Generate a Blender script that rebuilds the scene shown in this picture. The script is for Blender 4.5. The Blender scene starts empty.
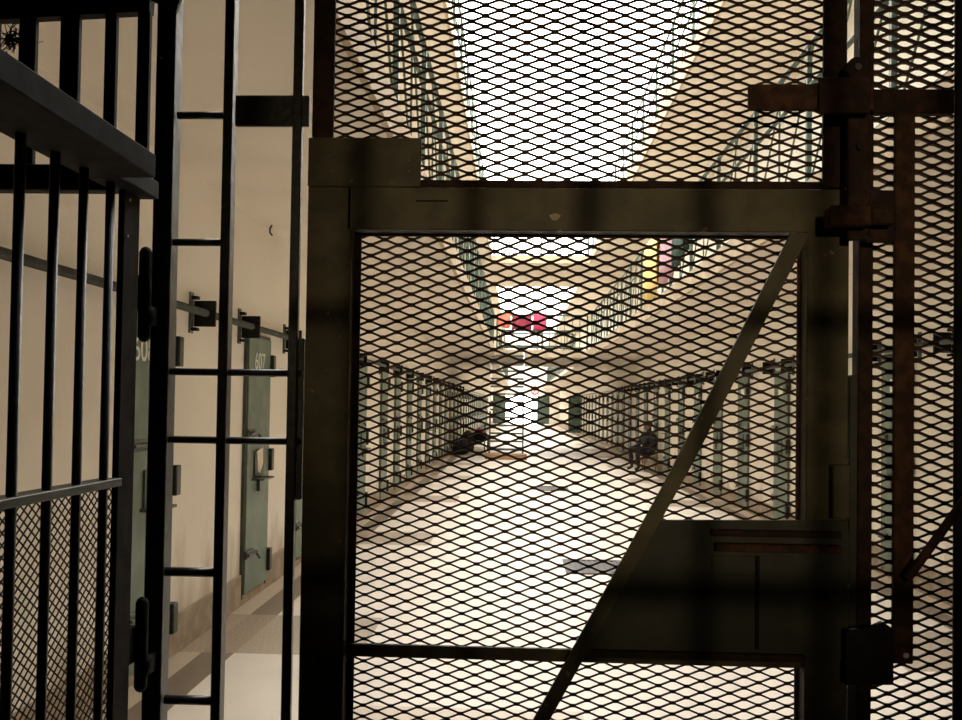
import bpy, bmesh, math, random
from mathutils import Vector, Matrix, noise
random.seed(7)
S = bpy.context.scene
COL = S.collection

# ------------------------------------------------------------------ camera
F = 900.0
EYE = 1.55
YAW, PITCH, ROLL = math.atan(37.0 / F), math.atan(20.4 / F), 0.015
SHIFT = 24.0
cam_d = bpy.data.cameras.new('camera')
cam = bpy.data.objects.new('camera', cam_d)
COL.objects.link(cam)
cam_d.sensor_width = 36.0
cam_d.lens = F / 962.0 * 36.0
cam_d.shift_y = SHIFT / 962.0
cam_d.clip_start = 0.02
cam_d.clip_end = 400
ROT = (Matrix.Rotation(YAW, 4, 'Z') @ Matrix.Rotation(math.pi / 2 + PITCH, 4, 'X') @ Matrix.Rotation(ROLL, 4, 'Z'))
cam.matrix_world = Matrix.Translation((0, 0, EYE)) @ ROT
S.camera = cam


def ray(px, py):
    return ROT.to_3x3() @ Vector(((px - 481) / F, -(py - 360 - SHIFT) / F, -1))


def at(px, py, Y):
    """measured point on the frontal plane at distance Y -> (x, z)"""
    d = ray(px, py)
    k = Y / d.y
    return d.x * k, EYE + d.z * k


def at_side(px, py, X):
    d = ray(px, py)
    k = X / d.x
    return d.y * k, EYE + d.z * k


# ------------------------------------------------------------------ materials
def mat(name, c1, c2=None, scale=12.0, rough=0.6, metal=0.0, bump=0.0, spec=0.5, lo=0.42, hi=0.62, detail=5.0, stretch=None):
    m = bpy.data.materials.new(name)
    m.use_nodes = True
    nt = m.node_tree
    b = nt.nodes['Principled BSDF']
    b.inputs['Roughness'].default_value = rough
    b.inputs['Metallic'].default_value = metal
    b.inputs['Specular IOR Level'].default_value = spec
    b.inputs['Base Color'].default_value = (*c1, 1)
    if c2 is not None or bump:
        tc = nt.nodes.new('ShaderNodeTexCoord')
        src = tc.outputs['Object']
        if stretch:
            mp = nt.nodes.new('ShaderNodeMapping')
            mp.inputs['Scale'].default_value = stretch
            nt.links.new(src, mp.inputs['Vector'])
            src = mp.outputs['Vector']
        n = nt.nodes.new('ShaderNodeTexNoise')
        n.inputs['Scale'].default_value = scale
        n.inputs['Detail'].default_value = detail
        nt.links.new(src, n.inputs['Vector'])
        if c2 is not None:
            r = nt.nodes.new('ShaderNodeValToRGB')
            r.color_ramp.elements[0].position = lo
            r.color_ramp.elements[1].position = hi
            r.color_ramp.elements[0].color = (*c1, 1)
            r.color_ramp.elements[1].color = (*c2, 1)
            nt.links.new(n.outputs['Fac'], r.inputs['Fac'])
            nt.links.new(r.outputs['Color'], b.inputs['Base Color'])
        if bump:
            bp = nt.nodes.new('ShaderNodeBump')
            bp.inputs['Strength'].default_value = bump
            bp.inputs['Distance'].default_value = 0.01
            nt.links.new(n.outputs['Fac'], bp.inputs['Height'])
            nt.links.new(bp.outputs['Normal'], b.inputs['Normal'])
    return m


M = {}
M['paint'] = mat('dark green bar paint', (0.014, 0.017, 0.013), (0.030, 0.032, 0.025), 35, 0.42, 0, 0.15)
M['paint_bar'] = mat('worn dark bar paint', (0.014, 0.013, 0.012), (0.030, 0.027, 0.025), 60, 0.38, 0, 0.1)
M['gate'] = mat('olive gate paint', (0.075, 0.064, 0.034), (0.115, 0.096, 0.050), 18, 0.5, 0, 0.12, .2)
M['rust'] = mat('rusty steel', (0.040, 0.021, 0.014), (0.085, 0.038, 0.020), 45, 0.75, 0, 0.3, .15)
M['rust_dark'] = mat('dark brown rusted steel', (0.026, 0.015, 0.011), (0.050, 0.025, 0.016), 40, 0.7, 0, 0.2, .12)
M['mesh'] = mat('brown painted mesh', (0.044, 0.024, 0.015), (0.062, 0.033, 0.020), 60, 0.65, spec=.2)
M['flat_dark'] = mat('flat black-brown paint', (0.016, 0.013, 0.012), (0.026, 0.022, 0.020), 30, 0.7, 0, 0.1, .12)
M['lockplate'] = mat('blackish green lock plate paint', (0.040, 0.041, 0.030), (0.058, 0.058, 0.042), 14, 0.5, 0, 0.1, .2)
nt = M['gate'].node_tree
_tc = nt.nodes.new('ShaderNodeTexCoord')
_n = nt.nodes.new('ShaderNodeTexNoise'); _n.inputs['Scale'].default_value = 55; _n.inputs['Detail'].default_value = 2
nt.links.new(_tc.outputs['Object'], _n.inputs['Vector'])
_r = nt.nodes.new('ShaderNodeValToRGB')
_r.color_ramp.elements[0].position = .735; _r.color_ramp.elements[0].color = (0, 0, 0, 1)
_r.color_ramp.elements[1].position = .755; _r.color_ramp.elements[1].color = (1, 1, 1, 1)
nt.links.new(_n.outputs['Fac'], _r.inputs['Fac'])
_m = nt.nodes.new('ShaderNodeMix'); _m.data_type = 'RGBA'
_b = nt.nodes['Principled BSDF']
nt.links.new(_r.outputs['Color'], _m.inputs[0])
nt.links.new(_b.inputs['Base Color'].links[0].from_socket, _m.inputs[6])
_m.inputs[7].default_value = (.26, .20, .11, 1)
nt.links.new(_m.outputs[2], _b.inputs['Base Color'])
M['chip'] = mat('pale chipped paint', (0.42, 0.34, 0.20), (0.5, 0.42, 0.28), 80, 0.7)
M['black'] = mat('black iron', (0.010, 0.009, 0.008), (0.018, 0.016, 0.014), 40, 0.6, spec=.15)
M['green'] = mat('grey green door paint', (0.105, 0.150, 0.112), (0.150, 0.190, 0.145), 5, 0.5, 0, 0.05)
M['green_dark'] = mat('deep green door paint', (0.040, 0.075, 0.055), (0.055, 0.09, 0.066), 5, 0.5)
M['railgreen'] = mat('gallery railing green', (0.060, 0.098, 0.078), (0.09, 0.135, 0.11), 8, 0.45)
M['pipe'] = mat('grey green pipe paint', (0.055, 0.060, 0.050), (0.085, 0.088, 0.072), 20, 0.45)
M['tan_slab'] = mat('tan slab edge paint', (0.42, 0.32, 0.21), (0.52, 0.42, 0.30), 3, 0.75)
M['white'] = mat('white enamel', (0.82, 0.82, 0.80), None, 1, 0.4)
M['number'] = mat('white stencil paint', (0.72, 0.74, 0.66), None, 1, 0.6)
M['wood'] = mat('brown wooden board', (0.26, 0.14, 0.06), (0.36, 0.21, 0.10), 6, 0.7, 0, 0.1, stretch=(1, 12, 12))
M['paper'] = mat('torn pale paper', (0.62, 0.52, 0.40), (0.72, 0.63, 0.5), 30, 0.85)
M['coral'] = mat('coral cloth', (0.78, 0.16, 0.10), (0.85, 0.25, 0.16), 10, 0.9)
M['maroon'] = mat('maroon cloth', (0.22, 0.02, 0.045), (0.28, 0.035, 0.06), 10, 0.9)
M['crimson'] = mat('crimson cloth', (0.50, 0.045, 0.11), (0.58, 0.07, 0.14), 10, 0.9)
M['yellow'] = mat('yellow cloth', (0.80, 0.58, 0.20), (0.86, 0.66, 0.30), 10, 0.9)
M['pink'] = mat('dusty pink cloth', (0.50, 0.28, 0.34), (0.56, 0.34, 0.40), 10, 0.9)
M['bottle'] = mat('dark green cloth', (0.025, 0.06, 0.045), (0.035, 0.075, 0.055), 10, 0.9)
M['dark_cloth'] = mat('dark clothing', (0.010, 0.009, 0.011), (0.018, 0.016, 0.019), 12, 0.9)
M['trouser'] = mat('dark brown trousers', (0.035, 0.022, 0.018), (0.05, 0.03, 0.024), 12, 0.9)
M['skin'] = mat('skin', (0.16, 0.085, 0.055), (0.19, 0.105, 0.07), 20, 0.6)
M['hair'] = mat('black hair', (0.012, 0.010, 0.009), (0.02, 0.017, 0.015), 60, 0.7)
M['concrete'] = mat('raw grey concrete', (0.25, 0.22, 0.18), (0.33, 0.30, 0.25), 6, 0.9)
M['redsign'] = mat('red sign paint', (0.75, 0.06, 0.09), None, 1, 0.5)
M['grate'] = mat('dark cast grate', (0.05, 0.045, 0.042), (0.09, 0.08, 0.075), 30, 0.6, 0.3)


def wall_material(name, base, dark, stain, stain_top=0.9):
    """limewashed plaster: soft mottling plus brown scuffing near the skirting"""
    m = bpy.data.materials.new(name)
    m.use_nodes = True
    nt = m.node_tree
    N = nt.nodes.new
    b = nt.nodes['Principled BSDF']
    b.inputs['Roughness'].default_value = 0.8
    b.inputs['Specular IOR Level'].default_value = 0.25
    g = N('ShaderNodeNewGeometry')
    n1 = N('ShaderNodeTexNoise'); n1.inputs['Scale'].default_value = 0.9; n1.inputs['Detail'].default_value = 6
    nt.links.new(g.outputs['Position'], n1.inputs['Vector'])
    r1 = N('ShaderNodeValToRGB')
    r1.color_ramp.elements[0].position = 0.35; r1.color_ramp.elements[0].color = (*dark, 1)
    r1.color_ramp.elements[1].position = 0.62; r1.color_ramp.elements[1].color = (*base, 1)
    nt.links.new(n1.outputs['Fac'], r1.inputs['Fac'])
    mp = N('ShaderNodeMapping'); mp.inputs['Scale'].default_value = (2.2, 2.2, 0.9)
    nt.links.new(g.outputs['Position'], mp.inputs['Vector'])
    n2 = N('ShaderNodeTexNoise'); n2.inputs['Scale'].default_value = 1.6; n2.inputs['Detail'].default_value = 7
    nt.links.new(mp.outputs['Vector'], n2.inputs['Vector'])
    sx = N('ShaderNodeSeparateXYZ'); nt.links.new(g.outputs['Position'], sx.inputs[0])
    mr = N('ShaderNodeMapRange'); mr.inputs['From Min'].default_value = 0.15; mr.inputs['From Max'].default_value = stain_top
    mr.inputs['To Min'].default_value = 0.24; mr.inputs['To Max'].default_value = -0.1
    nt.links.new(sx.outputs['Z'], mr.inputs['Value'])
    ad = N('ShaderNodeMath'); ad.operation = 'ADD'
    nt.links.new(n2.outputs['Fac'], ad.inputs[0]); nt.links.new(mr.outputs['Result'], ad.inputs[1])
    r2 = N('ShaderNodeValToRGB')
    r2.color_ramp.elements[0].position = 0.60; r2.color_ramp.elements[0].color = (0, 0, 0, 1)
    r2.color_ramp.elements[1].position = 0.86; r2.color_ramp.elements[1].color = (0.75, 0.75, 0.75, 1)
    nt.links.new(ad.outputs[0], r2.inputs['Fac'])
    mx = N('ShaderNodeMix'); mx.data_type = 'RGBA'
    nt.links.new(r2.outputs['Color'], mx.inputs[0])
    nt.links.new(r1.outputs['Color'], mx.inputs[6]); mx.inputs[7].default_value = (*stain, 1)
    nt.links.new(mx.outputs[2], b.inputs['Base Color'])
    bp = N('ShaderNodeBump'); bp.inputs['Strength'].default_value = 0.12; bp.inputs['Distance'].default_value = 0.02
    n3 = N('ShaderNodeTexNoise'); n3.inputs['Scale'].default_value = 9
    nt.links.new(g.outputs['Position'], n3.inputs['Vector'])
    nt.links.new(n3.outputs['Fac'], bp.inputs['Height']); nt.links.new(bp.outputs['Normal'], b.inputs['Normal'])
    return m


M['wall'] = wall_material('cream plaster', (0.80, 0.745, 0.655), (0.75, 0.69, 0.60), (0.40, 0.31, 0.21))
M['ceil'] = mat('cream ceiling paint', (0.73, 0.66, 0.56), (0.68, 0.61, 0.51), 1.2, 0.85)
M['base'] = mat('tan terrazzo skirting', (0.26, 0.20, 0.135), (0.36, 0.28, 0.20), 9, 0.6, 0, 0.05)
M['whitewall'] = mat('white end wall paint', (0.86, 0.84, 0.79), (0.80, 0.78, 0.73), 2, 0.8)


def floor_material():
    m = bpy.data.materials.new('terrazzo tile floor')
    m.use_nodes = True
    nt = m.node_tree
    N = nt.nodes.new
    L = nt.links.new
    b = nt.nodes['Principled BSDF']
    g = N('ShaderNodeNewGeometry')
    sx = N('ShaderNodeSeparateXYZ'); L(g.outputs['Position'], sx.inputs[0])

    def op(kind, a, c=None):
        n = N('ShaderNodeMath'); n.operation = kind
        for k, v in ((0, a), (1, c)):
            if v is None:
                continue
            if isinstance(v, (int, float)):
                n.inputs[k].default_value = v
            else:
                L(v, n.inputs[k])
        return n.outputs[0]

    X, Y = sx.outputs['X'], sx.outputs['Y']

    def band(v, a, c):
        return op('MULTIPLY', op('GREATER_THAN', v, a), op('LESS_THAN', v, c))
    n1 = N('ShaderNodeTexNoise'); n1.inputs['Scale'].default_value = 1.4; n1.inputs['Detail'].default_value = 6
    L(g.outputs['Position'], n1.inputs['Vector'])
    n2 = N('ShaderNodeTexNoise'); n2.inputs['Scale'].default_value = 70; n2.inputs['Detail'].default_value = 3
    L(g.outputs['Position'], n2.inputs['Vector'])
    r = N('ShaderNodeValToRGB')
    r.color_ramp.elements[0].position = 0.3; r.color_ramp.elements[0].color = (0.57, 0.505, 0.43, 1)
    r.color_ramp.elements[1].position = 0.7; r.color_ramp.elements[1].color = (0.67, 0.60, 0.52, 1)
    L(n1.outputs['Fac'], r.inputs['Fac'])
    r2 = N('ShaderNodeValToRGB')
    r2.color_ramp.elements[0].position = 0.38; r2.color_ramp.elements[0].color = (0.22, 0.17, 0.12, 1)
    r2.color_ramp.elements[1].position = 0.62; r2.color_ramp.elements[1].color = (0.38, 0.30, 0.22, 1)
    L(n2.outputs['Fac'], r2.inputs['Fac'])
    # edge strips, dark long strips, and speckled cross bands every bay
    edge = op('MAXIMUM', op('LESS_THAN', X, -1.92), op('GREATER_THAN', X, 3.30))
    strip = op('MAXIMUM', band(X, -1.92, -1.72), band(X, 3.10, 3.30))
    cyc = op('MODULO', op('ADD', Y, 43.4 - 5.5), 4.34)      # bands begin at Y = 5.5
    cross = op('LESS_THAN', cyc, 1.0)
    side = op('MAXIMUM', op('LESS_THAN', X, -0.95), op('GREATER_THAN', X, 2.35))
    cross = op('MULTIPLY', cross, side)
    mid = op('MULTIPLY', band(Y, 4.2, 4.62), band(X, -0.9, 0.35))
    mx1 = N('ShaderNodeMix'); mx1.data_type = 'RGBA'
    L(op('MULTIPLY', edge, 0.75), mx1.inputs[0]); L(r.outputs['Color'], mx1.inputs[6]); mx1.inputs[7].default_value = (0.40, 0.31, 0.21, 1)
    mx2 = N('ShaderNodeMix'); mx2.data_type = 'RGBA'
    L(strip, mx2.inputs[0]); L(mx1.outputs[2], mx2.inputs[6]); mx2.inputs[7].default_value = (0.17, 0.125, 0.088, 1)
    mx3 = N('ShaderNodeMix'); mx3.data_type = 'RGBA'
    L(op('MULTIPLY', cross, 0.85), mx3.inputs[0]); L(mx2.outputs[2], mx3.inputs[6]); L(r2.outputs['Color'], mx3.inputs[7])
    mx4 = N('ShaderNodeMix'); mx4.data_type = 'RGBA'
    L(op('MULTIPLY', mid, 0.5), mx4.inputs[0]); L(mx3.outputs[2], mx4.inputs[6]); mx4.inputs[7].default_value = (0.42, 0.31, 0.2, 1)
    L(mx4.outputs[2], b.inputs['Base Color'])
    b.inputs['Roughness'].default_value = 0.5
    b.inputs['Specular IOR Level'].default_value = 0.4
    return m


M['floor'] = floor_material()


def glass_material():
    m = bpy.data.materials.new('clear skylight glass')
    m.use_nodes = True
    nt = m.node_tree
    nt.nodes.remove(nt.nodes['Principled BSDF'])
    t = nt.nodes.new('ShaderNodeBsdfTransparent'); t.inputs['Color'].default_value = (0.96, 0.97, 0.97, 1)
    gl = nt.nodes.new('ShaderNodeBsdfGlossy'); gl.inputs['Roughness'].default_value = 0.05
    mx = nt.nodes.new('ShaderNodeMixShader'); mx.inputs['Fac'].default_value = 0.05
    nt.links.new(t.outputs[0], mx.inputs[1]); nt.links.new(gl.outputs[0], mx.inputs[2])
    nt.links.new(mx.outputs[0], nt.nodes['Material Output'].inputs['Surface'])
    return m


M['glass'] = glass_material()


# ------------------------------------------------------------------ mesh builder
class MB:
    def __init__(self):
        self.v, self.f = [], []

    def add(self, vs, fs):
        k = len(self.v)
        self.v += [tuple(p) for p in vs]
        self.f += [tuple(i + k for i in f) for f in fs]
        return self

    def box(self, x0, x1, y0, y1, z0, z1, bev=0.0):
        if bev:
            bev = min(bev, abs(x1 - x0) * .3, abs(y1 - y0) * .3, abs(z1 - z0) * .3)
            bm = bmesh.new()
            bmesh.ops.create_cube(bm, size=1)
            for p in bm.verts:
                p.co = ((x0 + x1) / 2 + p.co.x * (x1 - x0), (y0 + y1) / 2 + p.co.y * (y1 - y0), (z0 + z1) / 2 + p.co.z * (z1 - z0))
            bmesh.ops.bevel(bm, geom=bm.edges[:], offset=bev, segments=1, affect='EDGES')
            bmesh.ops.recalc_face_normals(bm, faces=bm.faces[:])
            bm.verts.index_update()
            self.add([p.co[:] for p in bm.verts], [[q.index for q in f.verts] for f in bm.faces])
            bm.free()
            return self
        v = [(x, y, z) for z in (z0, z1) for y in (y0, y1) for x in (x0, x1)]
        return self.add(v, [(0, 2, 3, 1), (4, 5, 7, 6), (0, 1, 5, 4), (2, 6, 7, 3), (0, 4, 6, 2), (1, 3, 7, 5)])

    def prism(self, pts, y0, y1):
        """polygon of (x, z) corners, given clockwise or not, swept from y0 to y1"""
        n = len(pts)
        v = [(x, y0, z) for x, z in pts] + [(x, y1, z) for x, z in pts]
        f = [tuple(range(n)), tuple(range(2 * n - 1, n - 1, -1))]
        f += [(i, i + n, (i + 1) % n + n, (i + 1) % n) for i in range(n)]
        return self.add(v, f)

    def tube(self, pts, r, n=10, cap=True):
        pts = [Vector(p) for p in pts]
        rs = r if isinstance(r, (list, tuple)) else [r] * len(pts)
        rings = []
        up = None
        for i, p in enumerate(pts):
            t = ((pts[min(i + 1, len(pts) - 1)] - pts[max(i - 1, 0)])).normalized()
            if up is None:
                up = Vector((0, 0, 1)) if abs(t.z) < .9 else Vector((1, 0, 0))
            a = t.cross(up).normalized(); c = t.cross(a).normalized(); up = -c if c.dot(up) < 0 else c
            a = t.cross(up).normalized()
            rings.append([p + (a * math.cos(2 * math.pi * k / n) + up * math.sin(2 * math.pi * k / n)) * rs[i] for k in range(n)])
        v = [q for ring in rings for q in ring]
        f = []
        for i in range(len(pts) - 1):
            for k in range(n):
                f.append((i * n + k, i * n + (k + 1) % n, (i + 1) * n + (k + 1) % n, (i + 1) * n + k))
        if cap:
            f.append(tuple(range(n - 1, -1, -1)))
            f.append(tuple((len(pts) - 1) * n + k for k in range(n)))
        return self.add(v, f)

    def bar(self, a, b, w, d, nrm=(1, 0, 0)):
        """rectangular bar from a to b; d is the size along nrm, w across"""
        a, b, nrm = Vector(a), Vector(b), Vector(nrm)
        t = (b - a).normalized()
        s = t.cross(nrm).normalized() * w / 2
        q = s.cross(t).normalized() * d / 2
        v = [p + i * s + j * q for p in (a, b) for i, j in ((-1, -1), (1, -1), (1, 1), (-1, 1))]
        return self.add(v, [(3, 2, 1, 0), (4, 5, 6, 7), (0, 1, 5, 4), (1, 2, 6, 5), (2, 3, 7, 6), (3, 0, 4, 7)])

    def build(self, name, m, parent=None, smooth=False):
        me = bpy.data.meshes.new(name)
        me.from_pydata(self.v, [], self.f)
        bm = bmesh.new(); bm.from_mesh(me)
        bmesh.ops.recalc_face_normals(bm, faces=bm.faces[:])
        bm.to_mesh(me); bm.free()
        me.materials.append(m)
        if smooth:
            for p in me.polygons:
                p.use_smooth = True
        o = bpy.data.objects.new(name, me)
        COL.objects.link(o)
        if parent is not None:
            hook(o, parent)
        return o


def world_loc(o):
    p = Vector((0, 0, 0))
    while o is not None:
        p += o.location
        o = o.parent if not o.get('_w') else None
    return p


ORIGIN = {}


def hook(o, parent):
    """parent a mesh whose vertices are in place coordinates"""
    o.parent = parent
    o.matrix_parent_inverse = Matrix.Translation(-ORIGIN.get(parent.name, Vector((0, 0, 0))))
    ORIGIN[o.name] = Vector((0, 0, 0))


def tag(o, label, cat, group=None, kind=None):
    o['label'] = label
    o['category'] = cat
    if group:
        o['group'] = group
    if kind:
        o['kind'] = kind
    return o


def thing(name, label, cat, loc=(0, 0, 0), group=None):
    o = bpy.data.objects.new(name, None)
    o.empty_display_size = 0.1
    COL.objects.link(o)
    o.location = loc
    ORIGIN[o.name] = Vector(loc)
    return tag(o, label, cat, group)


def struct(name, mb, m):
    o = mb.build(name, m)
    o['kind'] = 'structure'
    return o


KIDS = {}


def copy_tree(o, parent=None, drop=()):
    c = o.copy()
    COL.objects.link(c)
    if parent is not None:
        c.parent = parent
    for ch in [k for k in ALL_KIDS(o) if k.name.split('.')[0] not in drop]:
        copy_tree(ch, c, drop)
    return c


def ALL_KIDS(o):
    return list(o.children)


def text_mesh(txt, size, name, m, parent, mw):
    cu = bpy.data.curves.new(name, 'FONT')
    cu.body = txt
    cu.size = size
    cu.align_x = 'CENTER'
    cu.extrude = 0.002
    t = bpy.data.objects.new(name + '_curve', cu)
    COL.objects.link(t)
    dg = bpy.context.evaluated_depsgraph_get()
    me = bpy.data.meshes.new_from_object(t.evaluated_get(dg))
    bpy.data.objects.remove(t)
    bpy.data.curves.remove(cu)
    me.transform(mw)
    me.materials.clear(); me.materials.append(m)
    o = bpy.data.objects.new(name, me)
    COL.objects.link(o)
    hook(o, parent)
    return o


ORD = ['nearest', 'second', 'third', 'fourth', 'fifth', 'sixth', 'seventh', 'eighth', 'ninth', 'tenth', 'eleventh', 'twelfth',
       'thirteenth', 'fourteenth', 'fifteenth', 'sixteenth', 'seventeenth', 'eighteenth', 'nineteenth', 'twentieth']
for a in ('twenty', 'thirty'):
    for b in ['first', 'second', 'third', 'fourth', 'fifth', 'sixth', 'seventh', 'eighth', 'ninth']:
        ORD.append(a + '-' + b)
    ORD.append({'twenty': 'thirtieth', 'thirty': 'fortieth'}[a])

# ------------------------------------------------------------------ setting
XL, XR = -2.084, 3.48            # side walls
Y0, YE = -6.5, 75.0
E1L, E1R = -0.69, 2.07           # first gallery edges
E2L, E2R = -0.82, 2.07           # second gallery edges
Z1, Z1F = 2.98, 3.13
Z2, Z2F = 5.76, 5.91
ZR = 9.0
GY = 1.48                        # front face of the gate wall

struct('floor', MB().box(XL - .2, XR + .2, 1.2, YE + .2, -.15, 0), M['floor'])

for nm, x0, x1 in (('wall_left', XL - .2, XL), ('wall_right', XR, XR + .2)):
    struct(nm, MB().box(x0, x1, 1.5, YE, 0, Z1F), M['wall'])
    struct(nm + '_upper', MB().box(x0, x1, 1.5, YE, Z1F, ZR), M['whitewall'])
M['lobby'] = mat('dark brown light-cutting paint', (0.030, 0.024, 0.018), (0.045, 0.036, 0.027), 3, 0.85)  # unseen lobby surfaces, coloured dark to cut bounced light on the gate
struct('wall_lobby_left', MB().box(XL - .2, XL, Y0, 1.5, 0, ZR), M['lobby'])
struct('wall_lobby_right', MB().box(XR, XR + .2, Y0, 1.5, 0, ZR), M['lobby'])
struct('wall_end', MB().box(XL - .2, -1.05, YE, YE + .2, 0, ZR).box(1.62, XR + .2, YE, YE + .2, 0, ZR)
       .box(-1.05, 1.62, YE, YE + .2, 2.35, ZR), M['whitewall'])
struct('wall_back', MB().box(XL - .2, XR + .2, Y0 - .2, Y0, 0, Z1), M['lobby'])
struct('floor_lobby', MB().box(XL - .2, XR + .2, Y0 - .2, 1.2, -.15, 0), M['lobby'])
struct('ceiling', MB().box(XL, XR, Y0 - .2, 1.62, Z1, Z1F), M['lobby'])  # unseen cover added to keep skylight off the viewer's side
# unseen masonry added to block light over the gallery and right of the grille
struct('wall_front_light_block', MB().box(XL, XR, 1.35, 1.62, Z1F, ZR).box(0.90, XR, GY, 1.62, 0, Z1), M['lobby'])
struct('gallery_slab_left', MB().box(XL, E1L, 1.62, YE, Z1, Z1F), M['ceil'])
struct('gallery_slab_right', MB().box(E1R, XR, 1.62, YE, Z1, Z1F), M['ceil'])
struct('upper_gallery_slab_left', MB().box(XL, E2L, 1.62, YE, Z2, Z2F), M['ceil'])
struct('upper_gallery_slab_right', MB().box(E2R, XR, 1.62, YE, Z2, Z2F), M['ceil'])
BY0, BY1 = 26.5, 33.5
struct('bridge_slab', MB().box(E1L, E1R, BY0, BY1, Z1, Z1F), M['ceil'])
struct('upper_bridge_slab', MB().box(E2L, E2R, BY0, BY1 - 1.5, Z2, Z2F), M['ceil'])
struct('trim_1', MB().box(E1L - .02, E1L + .015, 1.62, BY0, Z1 - .02, Z1F + .06), M['tan_slab'])
struct('trim_2', MB().box(E1R - .015, E1R + .02, 1.62, BY0, Z1 - .02, Z1F + .06), M['tan_slab'])
struct('trim_3', MB().box(E2L - .02, E2L + .015, 1.62, BY0, Z2 - .02, Z2F + .05), M['tan_slab'])
struct('trim_4', MB().box(E2R - .015, E2R + .02, 1.62, BY0, Z2 - .02, Z2F + .05), M['tan_slab'])
struct('trim_5', MB().box(E1L, E1R, BY0 - .02, BY0 + .02, Z1 - .02, Z1F + .05), M['tan_slab'])
struct('trim_6', MB().box(E2L, E2R, BY0 - .02, BY0 + .02, Z2 - .02, Z2F + .05), M['tan_slab'])
for nm, x0, x1 in (('baseboard_left', XL, XL + .018), ('baseboard_right', XR - .018, XR)):
    struct(nm, MB().box(x0, x1, 1.7, YE, 0, .235, .004), M['base'])
# roof with its long skylight
SL, SR = -1.95, 3.40
struct('roof', MB().box(XL - .2, SL, 1.35, YE + .2, ZR, ZR + .2).box(SR, XR + .2, 1.35, YE + .2, ZR, ZR + .2)
       .box(SL, SR, 1.35, 2.4, ZR, ZR + .2), M['ceil'])
sk = struct('window_1', MB().box(SL, SL + .06, 2.4, YE, ZR + .05, ZR + .2).box(SR - .06, SR, 2.4, YE, ZR + .05, ZR + .2), M['white'])
fr = MB()
for k in range(0, 49):
    y = 2.6 + k * 1.5
    fr.box(SL + .06, SR - .06, y, y + .04, ZR + .08, ZR + .14)
fr.build('glazing_bar', M['white'], sk)
MB().box(SL + .06, SR - .06, 2.4, YE, ZR + .145, ZR + .155).build('glass', M['glass'], sk)

# ------------------------------------------------------------------ cell doors
def make_door():
    t = thing('cell_door', '', 'door')
    w, h = .60, 1.97
    MB().box(0, .035, -w / 2, w / 2, .08, .08 + h, .004).build('panel', M['green'], t)
    f = MB()
    f.box(0, .022, -w / 2 - .02, -w / 2 - .001, .05, 2.07).box(0, .022, w / 2 + .001, w / 2 + .02, .05, 2.07).box(0, .022, -w / 2 - .02, w / 2 + .02, 2.051, 2.075)
    f.build('door_frame', M['pipe'], t)
    for z in (1.84, 1.07, .25):
        MB().box(.012, .065, w / 2 - .02, w / 2 + .05, z - .09, z + .09, .006).build('hinge', M['paint'], t)
    MB().box(.035, .05, -.14, .10, .96, 1.16, .003).build('hatch', M['green_dark'], t)
    MB().box(.035, .13, -.17, .12, .935, .95).box(.035, .06, -.04, -.01, .84, .935).build('hatch_shelf', M['pipe'], t)
    for z in (1.30, .38):
        b = MB()
        b.box(.035, .055, -w / 2 - .02, -w / 2 + .17, z - .03, z + .03, .003)
        b.tube([(.065, -w / 2 - .03, z), (.065, -w / 2 + .2, z)], .012, 8)
        b.tube([(.065, -w / 2 + .17, z), (.10, -w / 2 + .17, z - .05)], .010, 8)
        b.build('bolt', M['pipe'], t)
    return t


door = make_door()
LEFT_Y = [1.1, 2.9, 5.0, 7.07, 8.62, 10.3, 11.85, 13.85, 15.4, 17.1]
while LEFT_Y[-1] < 60:
    LEFT_Y.append(LEFT_Y[-1] + 1.75)
LEFT_Y = LEFT_Y[2:]
RIGHT_Y = [5.15, 6.9, 8.38, 10.15, 11.95, 13.95, 15.7]
while RIGHT_Y[-1] < 60:
    RIGHT_Y.append(RIGHT_Y[-1] + 1.75)


def place(y, side, label, near, proto=None):
    if near:
        o = copy_tree(door, drop=('door_frame',) if y > 11 else ())
    else:
        o = copy_tree(door, drop=('hatch', 'hatch_shelf', 'bolt', 'door_frame'))
    o.location = (XL + .003 if side < 0 else XR - .003, y, 0)
    o['kind'] = 'thing'
    o.rotation_euler = (0, 0, 0 if side < 0 else math.pi)
    tag(o, label, 'door', 'cell doors along the left wall' if side < 0 else 'cell doors along the right wall')
    return o


ORIGIN_T = Matrix.Rotation(math.pi / 2, 4, 'Z') @ Matrix.Rotation(math.pi / 2, 4, 'X')   # text standing in the YZ plane, reading from +X
for i, y in enumerate(LEFT_Y):
    if i == 0:
        lab = 'grey green cell door half hidden behind the grille post, nearest on left wall'
    elif i == 1:
        lab = 'narrow grey green cell door numbered 607 on the left wall'
    else:
        lab = 'grey green cell door on the left wall, %s from the gate' % ORD[i]
    o = place(y, -1, lab, y < 24)
    if i < 2:
        # the leaf face looks towards +X: the text reads along +Y
        text_mesh(('608', '607')[i], .19, 'number', M['number'], o,
                  Matrix.Translation((.0365, (-.165, -.02)[i], (1.76, 1.80)[i])) @ Matrix.Rotation(math.pi / 2, 4, 'Z') @ Matrix.Rotation(math.pi / 2, 4, 'X'))
    if i == 1:
        pm = MB()
        pm.prism([(-.10, 1.16), (.06, 1.18), (.07, 1.06), (-.01, .98), (-.07, 1.0)], .0505, .053)
        pm.v = [(y_, x_, z_) for x_, y_, z_ in pm.v]
        pm.build('torn_paper', M['paper'], o)
for i, y in enumerate(RIGHT_Y):
    lab = 'grey green cell door on the right wall, %s from the gate' % ORD[i]
    o = place(y, 1, lab, y < 24)
    if y < 24:
        MB().box(.0351, .037, -.10, .10, 1.72, 1.84).build('number_plate', M['number'], o)
for ch in list(door.children):
    bpy.data.objects.remove(ch)
bpy.data.objects.remove(door)

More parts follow.
